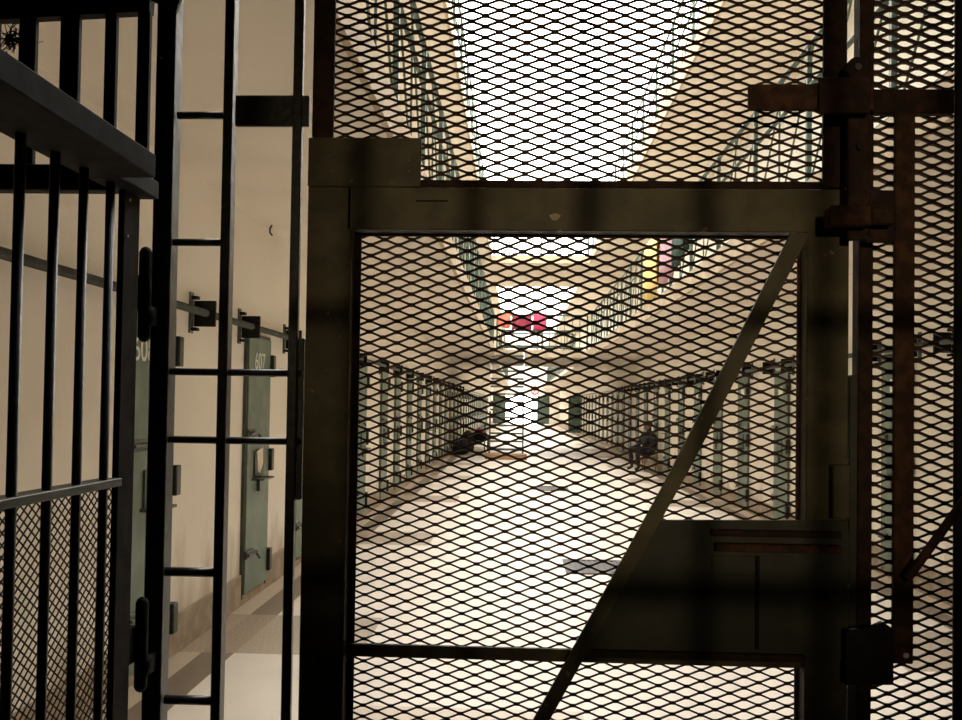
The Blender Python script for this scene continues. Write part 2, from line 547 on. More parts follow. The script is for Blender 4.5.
# deep green leaf standing open far down on the right, and the end doors
t = thing('open_cell_door', 'deep green cell door standing open across the far right of the corridor', 'door', (XR, 49.7, 0))
t['kind'] = 'thing'
MB().box(2.80, 3.44, 49.67, 49.73, .06, 2.08, .004).build('panel', M['green_dark'], t)
MB().box(3.44, 3.48, 49.68, 49.72, .1, 2.0).build('hinge', M['pipe'], t)
MB().tube([(2.88, 49.64, 1.0), (2.88, 49.64, 1.2)], .015, 8).build('handle', M['pipe'], t)
for nm, x0, x1, lab in (('exit_door', -2.04, -.98, 'left green leaf of the pair at the far end of the corridor'),
                        ('exit_door', 1.60, 2.62, 'right green leaf of the pair at the far end of the corridor')):
    t = thing(nm, lab, 'door', ((x0 + x1) / 2, YE - .05, 0), 'end doors')
    t['kind'] = 'thing'
    MB().box(x0, x1, YE - .09, YE - .02, .02, 2.3, .005).build('panel', M['green_dark'], t)
    b = MB()
    for z in (.5, 1.7):
        b.box(x0 + .1, x1 - .1, YE - .12, YE - .09, z, z + .1)
    b.build('cross_strap', M['pipe'], t)
t = thing('round_sign', 'red and white round sign on the white end wall above the doors', 'sign', (1.42, YE, 2.75))
ring = MB()
for k in range(24):
    a0, a1 = 2 * math.pi * k / 24, 2 * math.pi * (k + 1) / 24
    ring.prism([(1.42 + r_ * math.cos(a_), 2.78 + r_ * math.sin(a_)) for r_, a_ in ((.27, a0), (.36, a0), (.36, a1), (.27, a1))], YE - .04, YE - .01)
ring.prism([(1.25, 2.58), (1.31, 2.54), (1.6, 2.98), (1.53, 3.02)], YE - .038, YE - .012)
MB().prism([(1.42 + .30 * math.cos(k * math.pi / 12), 2.78 + .30 * math.sin(k * math.pi / 12)) for k in range(24)], YE - .02, YE - .001).build('sign_face', M['white'], t)
ring.build('sign_ring', M['redsign'], t)

# ------------------------------------------------------------------ locking rails above the doors
def locking_rail(side, ys, label):
    X = XL if side < 0 else XR
    s = -side
    ZL = 2.105
    t = thing('locking_rail', label, 'rail', (X, 2.0, ZL), 'locking rails over the cell doors')
    MB().tube([(X + s * .09, 1.75, ZL), (X + s * .09, 60, ZL)], .024, 10).build('rail', M['pipe'], t, True)
    for y in ys:
        b = MB().box(*sorted((X, X + s * .012)), y - .03, y + .03, ZL - .13, ZL + .13, .002)
        b = b.build('bracket', M['pipe'], t)
        h = MB().box(*sorted((X + s * .012, X + s * .15)), y + .0305, y + .055, ZL - .085, ZL + .08, .003)
        h.box(*sorted((X + s * .012, X + s * .05)), y - .02, y + .03, ZL + .085, ZL + .105).box(*sorted((X + s * .012, X + s * .05)), y - .02, y + .03, ZL - .115, ZL - .095)
        h.build('guide_plate', M['black'], b)
    return t


locking_rail(-1, [5.62, 6.61, 7.9] + [y - .45 for y in LEFT_Y[3:17]], 'grey locking rail with bracket plates along the left wall')
locking_rail(1, [v for y in RIGHT_Y[1:15] for v in (y - .44, y + .42)], 'dark locking rail with bracket plates along the right wall')

# ------------------------------------------------------------------ gallery railings
def railing(x, y0, y1, z, label, h=1.10, two=.80, s=1.0):
    t = thing('gallery_railing', label, 'railing', (x, y0, z), 'green gallery railings')
    for nm, zz, r in (('top_rail', h, .022), ('mid_rail', two, .018), ('bottom_rail', .10, .015)):
        MB().tube([(x, y0, z + zz), (x, y1, z + zz)], r * s, 8).build(nm, M['railgreen'], t, True)
    y = y0 + .45
    protos = {}
    while y < y1 - .1:
        for kind, dy in (('post', 0), ('baluster', .75), ('brace', .3), ('brace', 1.05)):
            if y + dy > y1 - .1:
                continue
            if kind not in protos:
                if kind == 'post':
                    o = MB().box(x - .018, x + .018, -.018, .018, z, z + h).build(kind, M['railgreen'])
                elif kind == 'baluster':
                    o = MB().tube([(x, 0, z), (x, 0, z + h)], .009 * s, 6).build(kind, M['railgreen'])
                else:
                    o = MB().tube([(x, .42, z + .05), (x, -.42, z + h)], .008 * s, 6).build(kind, M['railgreen'])
                protos[kind] = o
            else:
                o = protos[kind].copy(); COL.objects.link(o)
            o.parent = t
            o.matrix_parent_inverse = Matrix.Translation(-Vector((x, y0, z)))
            o.location = (0, y + dy, 0)
        y += 1.5


railing(E1L - .05, 1.75, BY0, Z1F, 'green railing along the edge of the lower left gallery')
railing(E1R + .05, 1.75, BY0, Z1F, 'green railing along the edge of the lower right gallery')
railing(E2L - .05, 1.75, BY0, Z2F, 'thin green railing along the edge of the upper left gallery', 1.05, .6, .8)
railing(E2R + .05, 1.75, BY0, Z2F, 'thin green railing along the edge of the upper right gallery', 1.05, .6, .8)
railing(E1L - .05, BY1, 66, Z1F, 'green railing of the left gallery beyond the bridge')
railing(E1R + .05, BY1, 66, Z1F, 'green railing of the right gallery beyond the bridge')


def cross_railing(x0, x1, y, z, label, r=1.0):
    t = thing('bridge_railing', label, 'railing', ((x0 + x1) / 2, y, z), 'railings across the corridor')
    for nm, zz in (('top_rail', 1.08), ('mid_rail', .62), ('bottom_rail', .12)):
        MB().tube([(x0, y, z + zz), (x1, y, z + zz)], .028 * r, 8).build(nm, M['railgreen'], t, True)
    n = max(3, int((x1 - x0) / .22))
    for k in range(n + 1):
        x = x0 + (x1 - x0) * k / n
        if k % 6 == 0:
            MB().box(x - .025, x + .025, y - .025, y + .025, z, z + 1.08).build('post', M['railgreen'], t)
        else:
            MB().tube([(x, y, z), (x, y, z + 1.08)], .012 * r, 6).build('baluster', M['railgreen'], t)


cross_railing(E1L + .05, E1R - .05, BY0 + .08, Z1F, 'green railing across the near edge of the lower bridge')
cross_railing(E2L + .05, E2R - .05, BY0 + .08, Z2F, 'thin railing across the near edge of the upper bridge', .7)
cross_railing(E1L + .05, E1R - .05, BY1 - .08, Z1F, 'green railing across the far edge of the lower bridge')


# ------------------------------------------------------------------ cloths over the railings
def cloth(name, label, m, a, b, z_top, drop, back, axis, group):
    """a sheet folded over a rail; a..b along the rail (axis 'x' or 'y')"""
    (xa, ya), (xb, yb) = a, b
    n = 14
    rows = [(-.045, -back), (-.045, -back * .5), (-.035, -.03), (0, .012), (.035, -.03), (.045, -drop * .33), (.05, -drop * .66), (.045, -drop)]
    v, f = [], []
    for i in range(n + 1):
        q = i / n
        x, y = xa + (xb - xa) * q, ya + (yb - ya) * q
        for j, (off, dz) in enumerate(rows):
            wob = .018 * math.sin(q * 17 + j * .6) * (abs(dz) / max(drop, .1))
            dz2 = dz + (.03 * math.sin(q * 7) if j in (0, len(rows) - 1) else 0)
            if axis == 'y':
                v.append((x - (off + wob), y, z_top + dz2))
            else:
                v.append((x, y - (off + wob), z_top + dz2))
    k = len(rows)
    for i in range(n):
        for j in range(k - 1):
            f.append((i * k + j, i * k + j + 1, (i + 1) * k + j + 1, (i + 1) * k + j))
    o = MB().add(v, f).build(name, m, None, True)
    sd = o.modifiers.new('thickness', 'SOLIDIFY'); sd.thickness = .008
    return tag(o, label, 'cloth', group)


GX = E1R + .05
g = 'blankets hung over the right gallery railing'
cloth('hanging_blanket', 'yellow blanket hanging over the lower right gallery railing', M['yellow'], (GX, 13.75), (GX, 15.1), Z1F + 1.13, 1.05, .8, 'y', g)
cloth('hanging_blanket', 'dusty pink blanket hanging over the lower right gallery railing', M['pink'], (GX, 12.4), (GX, 13.35), Z1F + 1.13, .95, .8, 'y', g)
cloth('hanging_blanket', 'dark green blanket hanging beside the pink one on the railing', M['bottle'], (GX, 11.55), (GX, 12.3), Z1F + 1.13, .85, .7, 'y', g)
g = 'clothes hung on the bridge railing'
by = BY0 + .08
cloth('hanging_shirt', 'coral cloth hanging leftmost on the lower bridge railing', M['coral'], (-.62, by), (-.24, by), Z1F + 1.115, .42, .3, 'x', g)
cloth('hanging_shirt', 'maroon cloth hanging between coral and crimson cloths on the bridge railing', M['maroon'], (-.2, by), (.38, by), Z1F + 1.05, .42, .3, 'x', g)
cloth('hanging_shirt', 'crimson cloth hanging rightmost on the lower bridge railing', M['crimson'], (.42, by), (.82, by), Z1F + 1.115, .5, .3, 'x', g)

# ------------------------------------------------------------------ tall ladder at the bridge
t = thing('ladder', 'tall ladder with white upper rails leading to the lower bridge', 'ladder', (-.3, 25.6, 0))
lx0, lx1 = -.79, .16
for x in (lx0, lx1):
    MB().bar((x, 25.70, .16), (x, 25.98, 1.35), .07, .05).build('lower_rail', M['pipe'], t)
    MB().bar((x, 25.98, 1.35), (x, 26.42, 3.10), .075, .06).build('upper_rail', M['white'], t)
for k in range(13):
    q = .12 + k * .225
    MB().bar((lx0, 25.70 + q * .235, .16 + q), (lx1, 25.70 + q * .235, .16 + q), .08, .055, (0, 0, 1)).build('rung', M['pipe'], t)
MB().box(lx0 - .12, lx1 + .12, 25.4, 25.95, 0, .16, .01).build('base_board', M['wood'], t)

# ------------------------------------------------------------------ drain covers
def drain(x0, x1, y0, y1, label):
    t = thing('drain_cover', label, 'drain cover', ((x0 + x1) / 2, (y0 + y1) / 2, 0), 'floor drains')
    f = MB().box(x0, x1, y0, y0 + .05, 0, .012).box(x0, x1, y1 - .05, y1, 0, .012).box(x0, x0 + .05, y0 + .05, y1 - .05, 0, .012).box(x1 - .05, x1, y0 + .05, y1 - .05, 0, .012)
    f.build('rim', M['grate'], t)
    g_ = MB()
    n = 9
    for k in range(n):
        x = x0 + .07 + (x1 - x0 - .14) * k / (n - 1)
        g_.box(x - .015, x + .015, y0 + .05, y1 - .05, .001, .009)
    g_.box(x0 + .05, x1 - .05, y0 + .05, y1 - .05, .0005, .003)
    g_.build('grille', M['grate'], t)


drain(.47, 1.05, 8.35, 9.1, 'dark square drain cover in the pale floor, nearer of two')
drain(.38, .96, 16.4, 17.3, 'dark square drain cover in the pale floor, farther of two')


# ------------------------------------------------------------------ seated figure by the right wall
def skin_figure(name, edges, pts, radii, m, parent, root=0, sub=2):
    me = bpy.data.meshes.new(name)
    me.from_pydata(pts, edges, [])
    me.materials.append(m)
    o = bpy.data.objects.new(name, me)
    COL.objects.link(o)
    sk_ = o.modifiers.new('skin', 'SKIN')
    sk_.use_smooth_shade = True
    sb = o.modifiers.new('subsurf', 'SUBSURF'); sb.levels = sub; sb.render_levels = sub
    for i, r in enumerate(radii):
        d = me.skin_vertices[0].data[i]
        d.radius = r if isinstance(r, tuple) else (r, r)
        d.use_root = (i == root)
    hook(o, parent)
    return o


def person():
    bx, byy = 3.21, 22.0
    t = thing('person', 'person in dark clothes sitting hunched by the right wall', 'person', (bx, byy, 0))

    def P(fx, side, z):
        """fx: forward (towards -x and a little to the viewer), side: to their left"""
        c, s = math.cos(.45), math.sin(.45)
        return (bx - fx * c + side * s, byy - fx * s - side * c, z)
    pts, ed, rad = [], [], []

    def add(p, r, prev=None):
        pts.append(p); rad.append(r)
        if prev is not None:
            ed.append((prev, len(pts) - 1))
        return len(pts) - 1
    pel = add(P(0, 0, .47), (.15, .13))
    bel = add(P(.0, 0, .60), (.215, .17), pel)
    che = add(P(.02, 0, .80), (.235, .18), bel)
    nec = add(P(.01, 0, .955), (.058, .055), che)
    # skull is its own tapered chain inside the same surface
    h1 = add(P(.03, 0, 1.02), (.072, .07), nec)
    h2 = add(P(.045, 0, 1.10), (.088, .082), h1)
    add(P(.035, 0, 1.165), (.06, .06), h2)
    for s in (1, -1):
        sh = add(P(.04, s * .22, .855), .072, che)
        el = add(P(.12, s * .29, .61), .058, sh)
        wr = add(P(.42, s * .13, .56), .034, el)
        pa = add(P(.475, s * .09, .545), (.038, .022), wr)
        for k in range(4):
            f1 = add(P(.53, s * (.065 + .02 * k), .54), .010, pa)
            add(P(.57 - .006 * abs(k - 1), s * (.06 + .02 * k), .515), .009, f1)
        th = add(P(.49, s * .045, .565), .011, wr)
        add(P(.525, s * .025, .56), .010, th)
        hp = add(P(.04, s * .10, .46), .095, pel)
        kn = add(P(.45, s * .15, .50), .068, hp)
        an = add(P(.40, s * .15, .10), .042, kn)
        add(P(.53, s * .17, .045), (.045, .035), an)
    body = skin_figure('body', ed, pts, rad, M['dark_cloth'], t)
    hc = Vector(P(.045, 0, 1.095))
    face = MB()
    fwd = (Vector(P(1, 0, 0)) - Vector(P(0, 0, 0))).normalized()
    sd = (Vector(P(0, 1, 0)) - Vector(P(0, 0, 0))).normalized()

    def blob(mb, c, rx, ry, rz, n=8):
        v, f = [], []
        for i in range(n + 1):
            th = math.pi * i / n
            for j in range(n * 2):
                ph = math.pi * j / n
                p = c + fwd * rx * math.sin(th) * math.cos(ph) + sd * ry * math.sin(th) * math.sin(ph) + Vector((0, 0, rz * math.cos(th)))
                v.append(p)
        for i in range(n):
            for j in range(n * 2):
                f.append((i * 2 * n + j, i * 2 * n + (j + 1) % (2 * n), (i + 1) * 2 * n + (j + 1) % (2 * n), (i + 1) * 2 * n + j))
        mb.add(v, f)
        return mb
    blob(face, hc + fwd * .028 + Vector((0, 0, -.025)), .075, .07, .095)
    blob(face, hc + fwd * .105 + Vector((0, 0, -.03)), .018, .014, .025, 5)
    for s in (1, -1):
        blob(face, hc + sd * s * .082 + Vector((0, 0, -.02)), .02, .012, .032, 5)
    fo = face.build('face', M['skin'], t, True)
    ey = MB()
    for s in (1, -1):
        blob(ey, hc + fwd * .092 + sd * s * .03, .012, .014, .009, 5)
    ey.build('eyes', M['black'], fo, True)
    blob(MB(), hc + fwd * .094 + Vector((0, 0, -.075)), .01, .026, .008, 5).build('mouth', M['maroon'], fo, True)
    blob(MB(), hc + fwd * -.012 + Vector((0, 0, .03)), .104, .098, .10).build('hair', M['hair'], t, True)
    # low stool underneath
    q = thing('stool', 'low wooden stool under the seated person by the right wall', 'stool', (bx, byy, 0))
    MB().box(bx - .17, bx + .2, byy - .2, byy + .2, .31, .345, .006).build('seat', M['wood'], q)
    for ix in (-.13, .16):
        for iy in (-.16, .16):
            MB().tube([(bx + ix * 1.1, byy + iy * 1.1, 0), (bx + ix, byy + iy, .31)], .018, 8).build('leg', M['wood'], q)


person()

# ------------------------------------------------------------------ handcart with bundles by the left wall
cx, cy = -1.45, 31.0
t = thing('handcart', 'dark handcart standing by the left wall far down the corridor', 'cart', (cx, cy, 0))
b = MB().box(cx - .40, cx + .40, cy - .5, cy + .5, .32, .36)
for x0, x1, y0_, y1_ in ((-.40, -.37, -.5, .5), (.37, .40, -.5, .5), (-.37, .37, -.5, -.47), (-.37, .37, .47, .5)):
    b.box(cx + x0, cx + x1, cy + y0_, cy + y1_, .36, .56)
b.build('tray', M['black'], t)
for s in (-1, 1):
    w = MB()
    for k in range(20):
        a0, a1 = 2 * math.pi * k / 20, 2 * math.pi * (k + 1) / 20
        w.add([(cx + s * .44 + dx, cy + .1 + r * math.cos(a), .24 + r * math.sin(a)) for dx in (-.02, .02) for r, a in ((.19, a0), (.24, a0), (.24, a1), (.19, a1))],
              [(0, 1, 2, 3), (7, 6, 5, 4), (0, 3, 7, 4), (1, 5, 6, 2)])
    for k in range(6):
        a = math.pi * k / 3
        w.tube([(cx + s * .44, cy + .1, .24), (cx + s * .44, cy + .1 + .2 * math.cos(a), .24 + .2 * math.sin(a))], .01, 6)
    w.build('wheel', M['black'], t)
    MB().tube([(cx + s * .36, cy - .48, .36), (cx + s * .36, cy - .80, .95)], .018, 8).build('handle', M['black'], t)
    MB().tube([(cx + s * .34, cy - .42, 0), (cx + s * .34, cy - .42, .32)], .018, 8).build('leg', M['black'], t)


def bundle(name, label, m, c, r, seed, cat='bundle'):
    bm = bmesh.new()
    bmesh.ops.create_icosphere(bm, subdivisions=3, radius=1)
    for v in bm.verts:
        k = 1 + .28 * noise.noise(v.co * 1.8 + Vector((seed, 0, 0))) + .10 * noise.noise(v.co * 5 + Vector((0, seed, 0)))
        v.co = Vector((v.co.x * r[0] * k, v.co.y * r[1] * k, max(v.co.z, -.75) * r[2] * k))
    me = bpy.data.meshes.new(name); bm.to_mesh(me); bm.free()
    zmin = min(v.co.z for v in me.vertices)
    for v in me.vertices:
        v.co.z -= zmin
    me.materials.append(m)
    for p in me.polygons:
        p.use_smooth = True
    o = bpy.data.objects.new(name, me); COL.objects.link(o)
    o.location = c
    return tag(o, label, cat)


bundle('cloth_bundle', 'crumpled red cloth bundle lying on the distant handcart', M['crimson'], (cx + .16, cy - .16, .36), (.19, .24, .20), 1.3)
bundle('cloth_bundle', 'pale cloth bundle beside the red one on the handcart', M['whitewall'], (cx - .14, cy + .2, .36), (.19, .2, .17), 4.1)
bundle('cloth_bundle', 'small yellow bundle on the back of the handcart', M['yellow'], (cx - .16, cy - .2, .36), (.15, .17, .17), 6.2)
bundle('rubbish_sack', 'dark rubbish sack slumped on the floor by the left wall', M['dark_cloth'], (-1.72, 27.6, 0), (.26, .34, .30), 9.7, 'sack')
bundle('rubbish_sack', 'second dark sack on the floor just before the handcart', M['trouser'], (-1.62, 29.0, 0), (.24, .3, .36), 3.3, 'sack')


# ------------------------------------------------------------------ expanded metal
def expanded(mb, x0, x1, z0, z1, y, lwd, swd, t=.0040, depth=.005, tilt=.0012, ox=0.0, oz=0.0):
    """flattened diamond mesh filling the rectangle; every strand is a thin slanted ribbon"""
    hw, hh = lwd / 2, swd / 2
    i0, i1 = int(math.floor((x0 - ox) / hw)), int(math.ceil((x1 - ox) / hw))
    j0, j1 = int(math.floor((z0 - oz) / hh)), int(math.ceil((z1 - oz) / hh))
    kn = lwd * .085                          # half length of the knuckle at each crossing

    def seg(pa, pb, ta, tb):
        (xa, za), (xb, zb) = pa, pb
        if xb < xa:
            (xa, za), (xb, zb), ta, tb = (xb, zb), (xa, za), tb, ta
        if xb <= x0 or xa >= x1 or max(za, zb) <= z0 or min(za, zb) >= z1:
            return
        if xa < x0:
            za += (zb - za) * (x0 - xa) / (xb - xa); xa = x0
        if xb > x1:
            zb = za + (zb - za) * (x1 - xa) / (xb - xa); xb = x1
        v = []
        for x, z, tt in ((xa, za, ta), (xb, zb, tb)):
            v += [(x, y, z + tt / 2), (x, y, z - tt / 2), (x, y + depth, z - tt / 2 - tilt), (x, y + depth, z + tt / 2 - tilt)]
        mb.add(v, [(0, 1, 5, 4), (1, 2, 6, 5), (2, 3, 7, 6), (3, 0, 4, 7)])
    for i in range(i0 - 1, i1 + 1):
        for j in range(j0 - 1, j1 + 1):
            if (i + j) % 2:
                continue
            xa, za = ox + i * hw, oz + j * hh
            # strand up to the right and strand down to the right, each with a short flat knuckle
            for s in (1, -1):
                pa = (xa + kn * .8, za + s * t * .35)
                pb = (xa + hw - kn * .8, za + s * (hh - t * .35))
                seg(pa, pb, t, t)
            seg((xa - kn, za), (xa + kn, za), t * 1.75, t * 1.75)
    return mb


def fx(px, Y=GY, py=360):
    return at(px, py, Y)[0]


def fz(py, Y=GY, px=481):
    return at(px, py, Y)[1]


def fbox(mb, px0, px1, py0, py1, Y=GY, d=.03, z0=None, z1=None, bev=.0015):
    ym = (max(py0, 0) + min(py1, 720)) / 2
    xm = (px0 + px1) / 2
    xa, xb = fx(px0, Y, ym), fx(px1, Y, ym)
    za = fz(py1, Y, xm) if z0 is None else z0
    zb = fz(py0, Y, xm) if z1 is None else z1
    return mb.box(xa, xb, Y, Y + d, za, zb, bev)


LWD, SWD = .0472, .0186

# ------------------------------------------------------------------ main gate
gate = thing('mesh_gate', 'dark olive mesh gate with a diagonal brace and large lock plate', 'gate', (.1, 1.5, 0))
ZB = .03
fbox(MB(), 303, 347, 186, 720, GY, .035, ZB, None, .002).build('stile', M['gate'], gate)
fbox(MB(), 806, 848, 231, 720, GY, .035, ZB, None, .002).build('stile', M['gate'], gate)
fbox(MB(), 347.2, 848, 188, 231, GY, .035).build('top_rail', M['gate'], gate)
xa, xb = fx(347.2), fx(806)
MB().box(xa, xb, GY, GY + .035, ZB, .12, .002).build('bottom_rail', M['gate'], gate)
gz1 = fz(231, GY + .035, 580)
mr = fbox(MB(), 347.2, 806, 650, 662.5, GY + .016, .010)
mr = mr.build('mid_rail', M['gate'], gate)
# angle-iron legs that clamp the mesh
fl = MB()
fbox(fl, 346, 357, 232, 720, GY + .036, .006, .121, None, 0)
fl.build('mesh_clamp', M['rust_dark'], gate)
fl = MB(); fbox(fl, 796.5, 806.5, 232, 720, GY + .036, .006, .121, None, 0)
fl.build('mesh_clamp', M['rust'], gate)
fl = MB(); fbox(fl, 347, 806, 232, 237.5, GY + .036, .006)
fl.build('mesh_clamp', M['rust_dark'], gate)
fl = MB(); fbox(fl, 348, 846, 180.5, 188.5, GY + .012, .006)
fl.build('top_flange', M['rust_dark'], gate)
mb = MB()
gx0, gx1 = fx(349, GY + .045), fx(804, GY + .045)
expanded(mb, gx0, gx1, .11, gz1, GY + .043, LWD, SWD, .0034, .004, .0008, ox=fx(378, GY + .043, 622), oz=fz(611.5, GY + .043, 378))
mb.build('wire_mesh', M['mesh'], gate)
# diagonal flat bar
Yb = GY - .0155


def poly(pxs, Y):
    return [at(px, py, Y) for px, py in pxs]


MB().prism(poly([(791, 233), (810, 233), (692, 465), (583, 660), (352, 1078), (335, 1078), (600, 600), (668, 477)], Yb), Yb, Yb + .0075).build('diagonal_brace', M['gate'], gate)
# big lock plate, its rods, seam and handle block
Yp = GY - .006
lp = MB().prism(poly([(652, 520), (848, 520.5), (848, 661), (572, 661)], Yp), Yp, Yp + .0055).build('lock_plate', M['lockplate'], gate)
fbox(MB(), 592, 806, 653, 660.5, Yp - .010, .0095).build('plate_edge', M['rust_dark'], lp)
fbox(MB(), 712, 842, 531, 537.5, Yp - .014, .0135).build('bolt_rod', M['rust_dark'], lp)
fbox(MB(), 716, 842, 545, 553, Yp - .018, .0175).build('bolt_rod', M['rust'], lp)
fbox(MB(), 756, 759.5, 556, 650, Yp - .006, .0055).build('seam_strip', M['black'], lp)
fbox(MB(), 712, 755, 556, 575, Yp - .003, .0025).build('cover_patch', M['lockplate'], lp)
fbox(MB(), 833, 850, 465, 519, GY - .02, .019).build('handle_block', M['gate'], gate)
for px, py, w, h in ((432, 200, 16, 1.6),):
    fbox(MB(), px - w, px + w, py, py + h, GY - .0015, .0014, bev=0).build('scratch', M['black'], gate)
x, z = at(555, 217, GY)
MB().prism([(x + .0085 * math.cos(a) * (1 + .25 * math.sin(3 * a)), z + .006 * math.sin(a)) for a in [k * math.pi / 6 for k in range(12)]], GY - .0005, GY - .0001).build('bare_patch', M['chip'], gate)
# hinge plate riding on the upper left corner
hp = thing('hinge_plate', 'dark olive riveted plate over the upper left corner of the gate', 'plate', (fx(366), GY - .01, fz(160)))
fbox(MB(), 308, 421, 137.5, 186.6, GY - .006, .0058).build('plate', M['gate'], hp)
rv = MB()
for px, py in ((334, 155.5), (333.5, 172.5), (409, 161), (409, 172), (319, 168)):
    x, z = at(px, py, GY - .006)
    rv.tube([(x, GY - .0061, z), (x, GY - .009, z)], .0022, 8)
rv.build('rivets_and_hole_discs', M['pipe'], hp)

# ------------------------------------------------------------------ fixed mesh transom above the gate
tr = thing('mesh_transom', 'fixed brown mesh panel in dark bars filling the space above the gate', 'grille', (.1, GY, fz(180)))
ZT = Z1 - .02
fbox(MB(), 313, 334, -60, 137, GY, .010, None, ZT).build('side_bar', M['rust_dark'], tr)
fbox(MB(), 824, 847, -60, 187.3, GY, .010, None, ZT).build('side_bar', M['rust_dark'], tr)
MB().box(fx(334, GY, 60), fx(824, GY, 60), GY, GY + .04, ZT - .05, ZT).build('head_bar', M['rust_dark'], tr)
mb = MB()
expanded(mb, fx(327, GY, 90), fx(830, GY, 90), fz(186, GY + .02), ZT - .05, GY + .030, LWD, SWD, .0044, .0034, -.0006, ox=fx(402, GY + .03, 40), oz=fz(37.5, GY + .03, 402))
mb.build('wire_mesh', M['mesh'], tr)

# ------------------------------------------------------------------ fixed mesh panel right of the gate
rp = thing('mesh_side_panel', 'narrow fixed mesh panel between dark posts right of the gate', 'grille', (fx(915), GY, 0))
fbox(MB(), 858.5, 873, 0, 720, GY, .03, 0, ZT, .002).build('post', M['rust_dark'], rp)
fbox(MB(), 849, 858.3, 375, 720, GY + .004, .025, 0, None, .001).build('lower_jamb', M['lockplate'], rp)
MB().box(fx(955), .895, GY, GY + .008, 0, ZT, .002).build('post', M['black'], rp)
mb = MB()
expanded(mb, fx(871), fx(957), .02, ZT, GY + .012, .0450, .0193, .0040, .006, .0010, ox=fx(876, GY + .012, 307), oz=fz(306.5, GY + .012, 876))
mb.build('wire_mesh', M['mesh'], rp)
fbox(MB(), 873, 955, 89, 113, GY - .012, .018).build('cross_bar', M['rust_dark'], rp)
MB().tube([(at(907, 579, GY - .046)[0], GY - .046, at(907, 579, GY - .046)[1]), (at(972, 490, GY - .046)[0], GY - .046, at(972, 490, GY - .046)[1])], .0075, 8).build('slanting_rod', M['rust'], rp)

# ------------------------------------------------------------------ sliding bolt, lever and upright locking bar
Yl = GY - .055
bo = thing('sliding_bolt', 'rusty flat sliding bolt across the top right corner above the gate', 'bolt', (fx(810, Yl, 97), Yl, fz(97, Yl, 810)))
fbox(MB(), 749, 874, 84, 109.5, Yl, .010, bev=.001).build('bolt_bar', M['rust'], bo)
fbox(MB(), 819, 871, 77, 113, Yl - .008, .0075).build('keeper', M['rust_dark'], bo)
Yv = GY - .040
lv = thing('lock_lever', 'upright black lever with a round bolt beside the gate edge', 'lever', (fx(858, Yv, 150), Yv, fz(150, Yv, 858)))
fbox(MB(), 848.5, 869, 62, 240, Yv, .012).build('lever_bar', M['rust_dark'], lv)
x, z = at(858, 67, Yv - .004)
ri = MB().tube([(x, Yv - .002, z), (x, Yv + .012, z)], .017, 20)
ri.build('round_head', M['rust_dark'], lv)
MB().tube([(x, Yv - .006, z), (x, Yv - .0021, z)], .0055, 12).build('bolt_and_hole_disc', M['pipe'], lv)
x, z = at(859.5, 147, Yv)
MB().tube([(x, Yv - .005, z), (x, Yv - .0001, z)], .006, 12).build('bolt_and_hole_disc', M['black'], lv)
fbox(MB(), 869.2, 895, 190, 242, Yv + .002, .012).build('lever_bracket', M['rust_dark'], lv)
kb = thing('keeper_block', 'reddish brown keeper block bridging gate and post beside the top rail', 'lock part', (fx(850, GY - .06, 215), GY - .06, fz(215, GY - .06, 850)))
fbox(MB(), 830.5, 872, 205, 225, GY - .075, .0335, bev=.002).build('block', M['rust'], kb)
fbox(MB(), 872.2, 896, 207, 224, GY - .070, .02, bev=.002).build('block_tongue', M['rust_dark'], kb)
Yu = GY - .028
ub = thing('locking_upright', 'tall rusty brown upright bar in front of the right mesh panel', 'bar', (fx(905, Yu, 380), Yu, fz(660, Yu, 905)))
fbox(MB(), 894.5, 914.5, 112, 664, Yu, .010).build('bar', M['rust'], ub)
lo = MB().prism(poly([(846, 631), (872, 627), (883, 622), (893.5, 629), (893.5, 685), (846, 685)], Yu), Yu, Yu + .010)
lo.build('lower_arm', M['black'], ub)
x, z = at(906, 655.5, Yu - .002)
MB().tube([(x, Yu - .003, z), (x, Yu - .0001, z)], .0045, 12).build('bolt_and_hole_disc', M['white'], ub)  # white disc painted where brightness shows through a hole in the bar

# ------------------------------------------------------------------ narrow barred panel left of the gate
lg = thing('barred_side_panel', 'narrow ladder-like barred panel between left post and mesh gate', 'grille', (fx(235), GY, 0))
fbox(MB(), 149, 168, 0, 720, GY, .034, 0, ZT, .002).build('post', M['paint'], lg)
fbox(MB(), 217.5, 227, 0, 720, GY + .002, .025, 0, ZT, .0015).build('upright', M['paint_bar'], lg)
fbox(MB(), 287.5, 297, 0, 720, GY + .002, .012, 0, ZT, .0015).build('upright', M['paint_bar'], lg)
fbox(MB(), 297.2, 302.5, 338, 500, GY + .012, .02).build('stop_plate', M['paint'], lg)


def rung(px0, px1, py, r=.006):
    Y = GY + .013
    xm = (px0 + px1) / 2
    z = fz(py, Y, xm)
    return MB().tube([(fx(px0, Y, py), Y, z), (fx(px1, Y, py), Y, z)], r, 10)


for px0, px1, py, r in ((178, 226, 115.5, .0062), (174, 222, 242.5, .0062), (170, 302, 372.5, .0062), (168, 302, 440.5, .0062), (166, 217, 572, .0078), (165, 215, 700, .0078)):
    rung(px0, px1, py, r).build('rung', M['paint_bar'], lg, True)
fbox(MB(), 235, 309, 95, 126, GY + .004, .008).build('hinge_strap', M['paint'], lg)
for z in (.80, .58, .36, .14):
    MB().tube([(fx(166, GY + .013, 700), GY + .013, z), (fx(215, GY + .013, 700), GY + .013, z)], .0078, 10).build('rung', M['paint_bar'], lg, True)

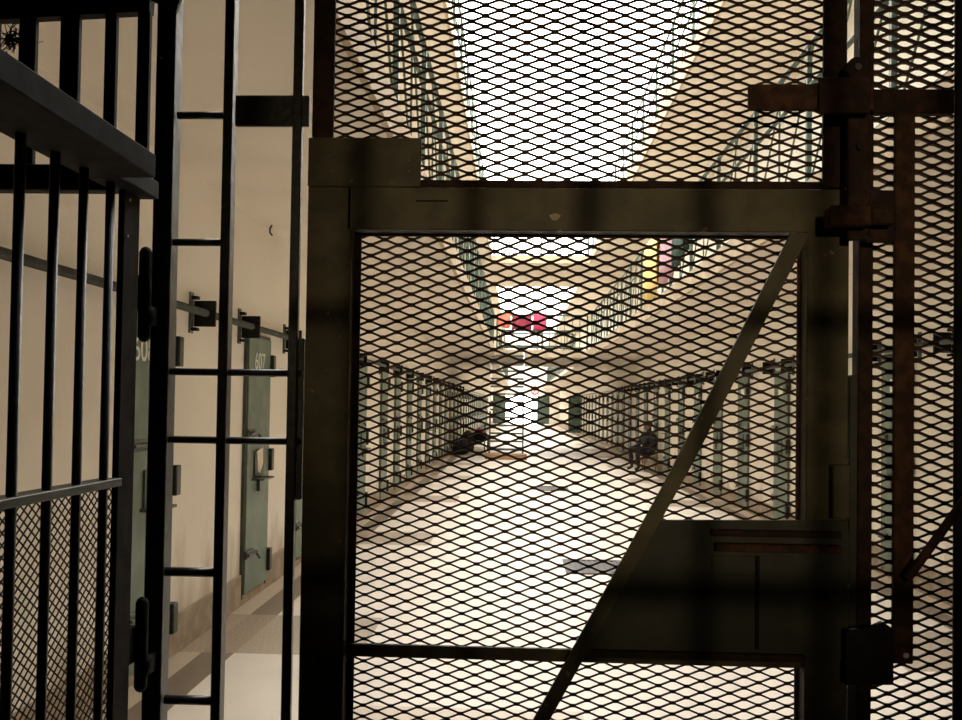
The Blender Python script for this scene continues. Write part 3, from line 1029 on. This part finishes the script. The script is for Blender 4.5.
# ------------------------------------------------------------------ grille over the left doorway
og = thing('doorway_transom', 'thick barred transom over the left doorway beside the wall', 'grille', (fx(70), GY, fz(175, GY, 70)))
fx0 = XL + .005
z0, z1 = fz(190, GY, 80), fz(164, GY, 80)
MB().box(fx0, fx(148.5, GY, 176), GY, GY + .03, z0, z1, .002).build('lintel', M['flat_dark'], og)
Yq = GY + .006
MB().prism(poly([(-60, 22.5), (149, 11), (152, -25), (-60, -14)], Yq), Yq, Yq + .02).build('upper_bar', M['flat_dark'], og)
for px, w in ((25.5, 17), (68, 19), (109, 11.5), (142, 12.5)):
    fbox(MB(), px - w / 2, px + w / 2, -80, 176, GY + .009, .012, z1 + .0005, ZT).build('upright', M['flat_dark'], og)
for k in range(1, 17):
    x = fx(25.5, GY, 90) - k * .068
    MB().box(x - .011, x + .011, GY + .009, GY + .021, z1 + .0005, ZT).build('upright', M['flat_dark'], og)
MB().box(fx0, fx(149, GY, 60), GY, GY + .03, ZT - .05, ZT).build('head_bar', M['flat_dark'], og)
MB().prism(poly([(139, -6), (176, 12), (182, -6), (170, -30)], GY - .008), GY - .008, GY - .001).build('corner_gusset', M['pipe'], og)

# ------------------------------------------------------------------ open barred door folded back along the left
XD = -.612
bd = thing('barred_door', 'open barred door with fine mesh below, folded back towards the viewer', 'gate', (XD, 1.4, 0))
Yh0, Yh1 = at_side(133, 360, XD)[0], at_side(112, 360, XD)[0]
YS = 1.428
MB().box(XD - .005, XD + .005, 1.350, 1.408, .02, 1.872, .002).build('stile', M['flat_dark'], bd)
MB().box(XD - .014, XD + .014, .30, .37, .02, 1.872, .002).build('stile', M['flat_dark'], bd)
MB().box(-.637, -.532, .28, 1.285, 1.873, 1.907, .002).build('top_rail', M['flat_dark'], bd)
MB().box(-.637, -.585, 1.2855, YS, 1.8735, 1.902, .002).build('top_rail_end', M['flat_dark'], bd)
MB().box(XD - .02, XD + .012, .37, 1.350, 1.418, 1.430, .001).build('mesh_rail', M['pipe'], bd)
MB().box(XD - .02, XD + .012, .37, 1.350, .02, .06, .001).build('bottom_rail', M['paint_bar'], bd)
y = 1.30
for y in (1.313, 1.231, 1.152, 1.070, .985, .90, .815, .73, .645, .56, .475):
    MB().tube([(XD, y, .06), (XD, y, 1.874)], .0066, 10).build('bar', M['paint_bar'], bd, True)
mb = MB()
zlo, zhi, ylo, yhi = .06, 1.418, .37, 1.385
py_, pz_ = .0190, .0148
for s in (1, -1):
    # wires of one slope: z = zc + s * (y - ylo) * pz/py
    sl = s * pz_ / py_
    zc = zlo - (yhi - ylo) * abs(sl)
    while zc < zhi + (yhi - ylo) * abs(sl):
        pts = []
        ya, yb = ylo, yhi
        za, zb = zc, zc + sl * (yhi - ylo)
        # clip in z
        ta, tb = 0.0, 1.0
        dz = zb - za
        for lim, sign in ((zlo, 1), (zhi, -1)):
            fa, fb = sign * (za - lim), sign * (zb - lim)
            if fa < 0 and fb < 0:
                ta = 2
            elif fa < 0:
                ta = max(ta, fa / (fa - fb))
            elif fb < 0:
                tb = min(tb, fa / (fa - fb))
        if ta < tb - 1e-3:
            a_ = (XD - .012 + s * .001, ya + (yb - ya) * ta, za + dz * ta)
            b_ = (XD - .012 + s * .001, ya + (yb - ya) * tb, za + dz * tb)
            mb.bar(a_, b_, .0017, .0014)
        zc += pz_
mb.build('wire_mesh', M['mesh'], bd)
for py0, py1, px in ((247, 342, 146), (597, 692, 142.5)):
    x, zt = at(px, py0, 1.445); _, zb = at(px, py1, 1.445)
    r = .0105
    ps = [(x, 1.445, zb), (x, 1.445, zb + .003), (x, 1.445, zb + .009), (x, 1.445, zt - .009), (x, 1.445, zt - .003), (x, 1.445, zt)]
    h = MB().tube(ps, [.003, .0075, r, r, .0075, .003], 14)
    zm = (zt + zb) / 2
    h.box(x - .022, x - .006, 1.400, 1.45, zm - .025, zm + .03).box(x + .004, x + .012, 1.44, GY - .0006, zm - .05, zm - .02)
    h.build('hinge', M['black'], bd, True)
rv = MB()
for px, py in ((130, 200), (127.5, 236)):
    yy, zz = at_side(px, py, XD + .0051)
    rv.tube([(XD + .0049, yy, zz), (XD + .0062, yy, zz)], .0023, 10)
rv.build('rivets_and_hole_discs', M['white'], bd)  # white discs stand in for holes showing the bright corridor
x, z = at(161, 58, GY - .0005)
MB().tube([(x, GY - .0012, z), (x, GY + .0001, z)], .0024, 10).build('hole_disc', M['white'], lg)  # white disc for a post hole with light behind it

# tuft of cobweb and dust caught between the transom bars
tm = MB()
c0 = Vector((fx(13, GY, 40), GY - .004, fz(40, GY, 13)))
rr = random.Random(5)
for k in range(90):
    a = c0 + Vector((rr.gauss(0, .006), rr.gauss(0, .002), rr.gauss(0, .009)))
    b_ = a + Vector((rr.gauss(.003, .010), rr.gauss(0, .003), rr.gauss(0, .012)))
    tm.tube([a, (a + b_) / 2 + Vector((rr.gauss(0, .003), 0, rr.gauss(0, .003))), b_], [.0012, .0009, .0004], 4)
tm.tube([c0, c0 + Vector((.03, 0, -.012)), c0 + Vector((.055, 0, -.004))], .0005, 4)
o = tm.build('cobweb', M['flat_dark'])
tag(o, 'dark tuft of cobweb and dust caught on the transom bars', 'cobweb')
# little hook under the gallery
yy, zz = 4.95, Z1
hk = MB().tube([(XL + .07, 7.2, Z1), (XL + .055, 7.2, Z1 - .03), (XL + .055, 7.2, Z1 - .06), (XL + .075, 7.2, Z1 - .085)], .008, 8).build('ceiling_hook', M['pipe'], None, True)
tag(hk, 'small grey hook under the left gallery near the wall', 'hook')

# ------------------------------------------------------------------ barred gate behind the viewer (throws its bars' shadows on the mesh gate)
LX, LY, LZ = .35, -5.5, 2.25
kf = (-.5 - LY) / (GY - LY)
bg = thing('inner_barred_gate', 'plain barred gate closing the near end of the lobby', 'gate', (.3, -.5, 0))
for k in range(-14, 22):
    X = fx(358, GY, 210) + .191 * k
    x = LX + (X - LX) * kf
    if XL + .05 < x < XR - .05:
        MB().box(x - .011, x + .011, -.511, -.489, .02, Z1 - .02).build('bar', M['paint_bar'], bg)
for py in (317, 588):
    Zg = fz(py, GY, 600)
    z = LZ + (Zg - LZ) * kf
    MB().box(XL + .005, XR - .005, -.530, -.512, z - .013, z + .013).build('cross_bar', M['paint_bar'], bg)
MB().box(XL + .005, XR - .005, -.53, -.512, .02, .08).build('cross_bar', M['paint_bar'], bg)

# ------------------------------------------------------------------ light
w = bpy.data.worlds.new('sky')
S.world = w
w.use_nodes = True
bgd = w.node_tree.nodes['Background']
bgd.inputs['Color'].default_value = (1.0, 0.965, 0.905, 1)
bgd.inputs['Strength'].default_value = 10.0
po = bpy.data.lights.new('skylight_portal', 'AREA')
po.shape = 'RECTANGLE'; po.size = SR - SL; po.size_y = YE - 2.4
po.cycles.is_portal = True
p = bpy.data.objects.new('skylight_portal', po); COL.objects.link(p)
p.location = ((SL + SR) / 2, (YE + 2.4) / 2, ZR + .03)
la = bpy.data.lights.new('lobby_lamp', 'SPOT')
la.spot_size = math.radians(14.5); la.spot_blend = 1.0
la.energy = 440; la.color = (1.0, .78, .48); la.shadow_soft_size = .07
l = bpy.data.objects.new('lobby_lamp', la); COL.objects.link(l)
l.location = (LX, LY, LZ)
l.rotation_euler = (Vector((.26, GY, 1.82)) - Vector((LX, LY, LZ))).to_track_quat('-Z', 'Y').to_euler()

S.cycles.use_denoising = True
S.cycles.max_bounces = 14
S.cycles.diffuse_bounces = 7
S.cycles.sample_clamp_indirect = 8
S.view_settings.view_transform = 'Standard'
S.view_settings.look = 'None'
S.view_settings.exposure = 0.0
S.view_settings.gamma = 1.0
S.view_settings.use_curve_mapping = False
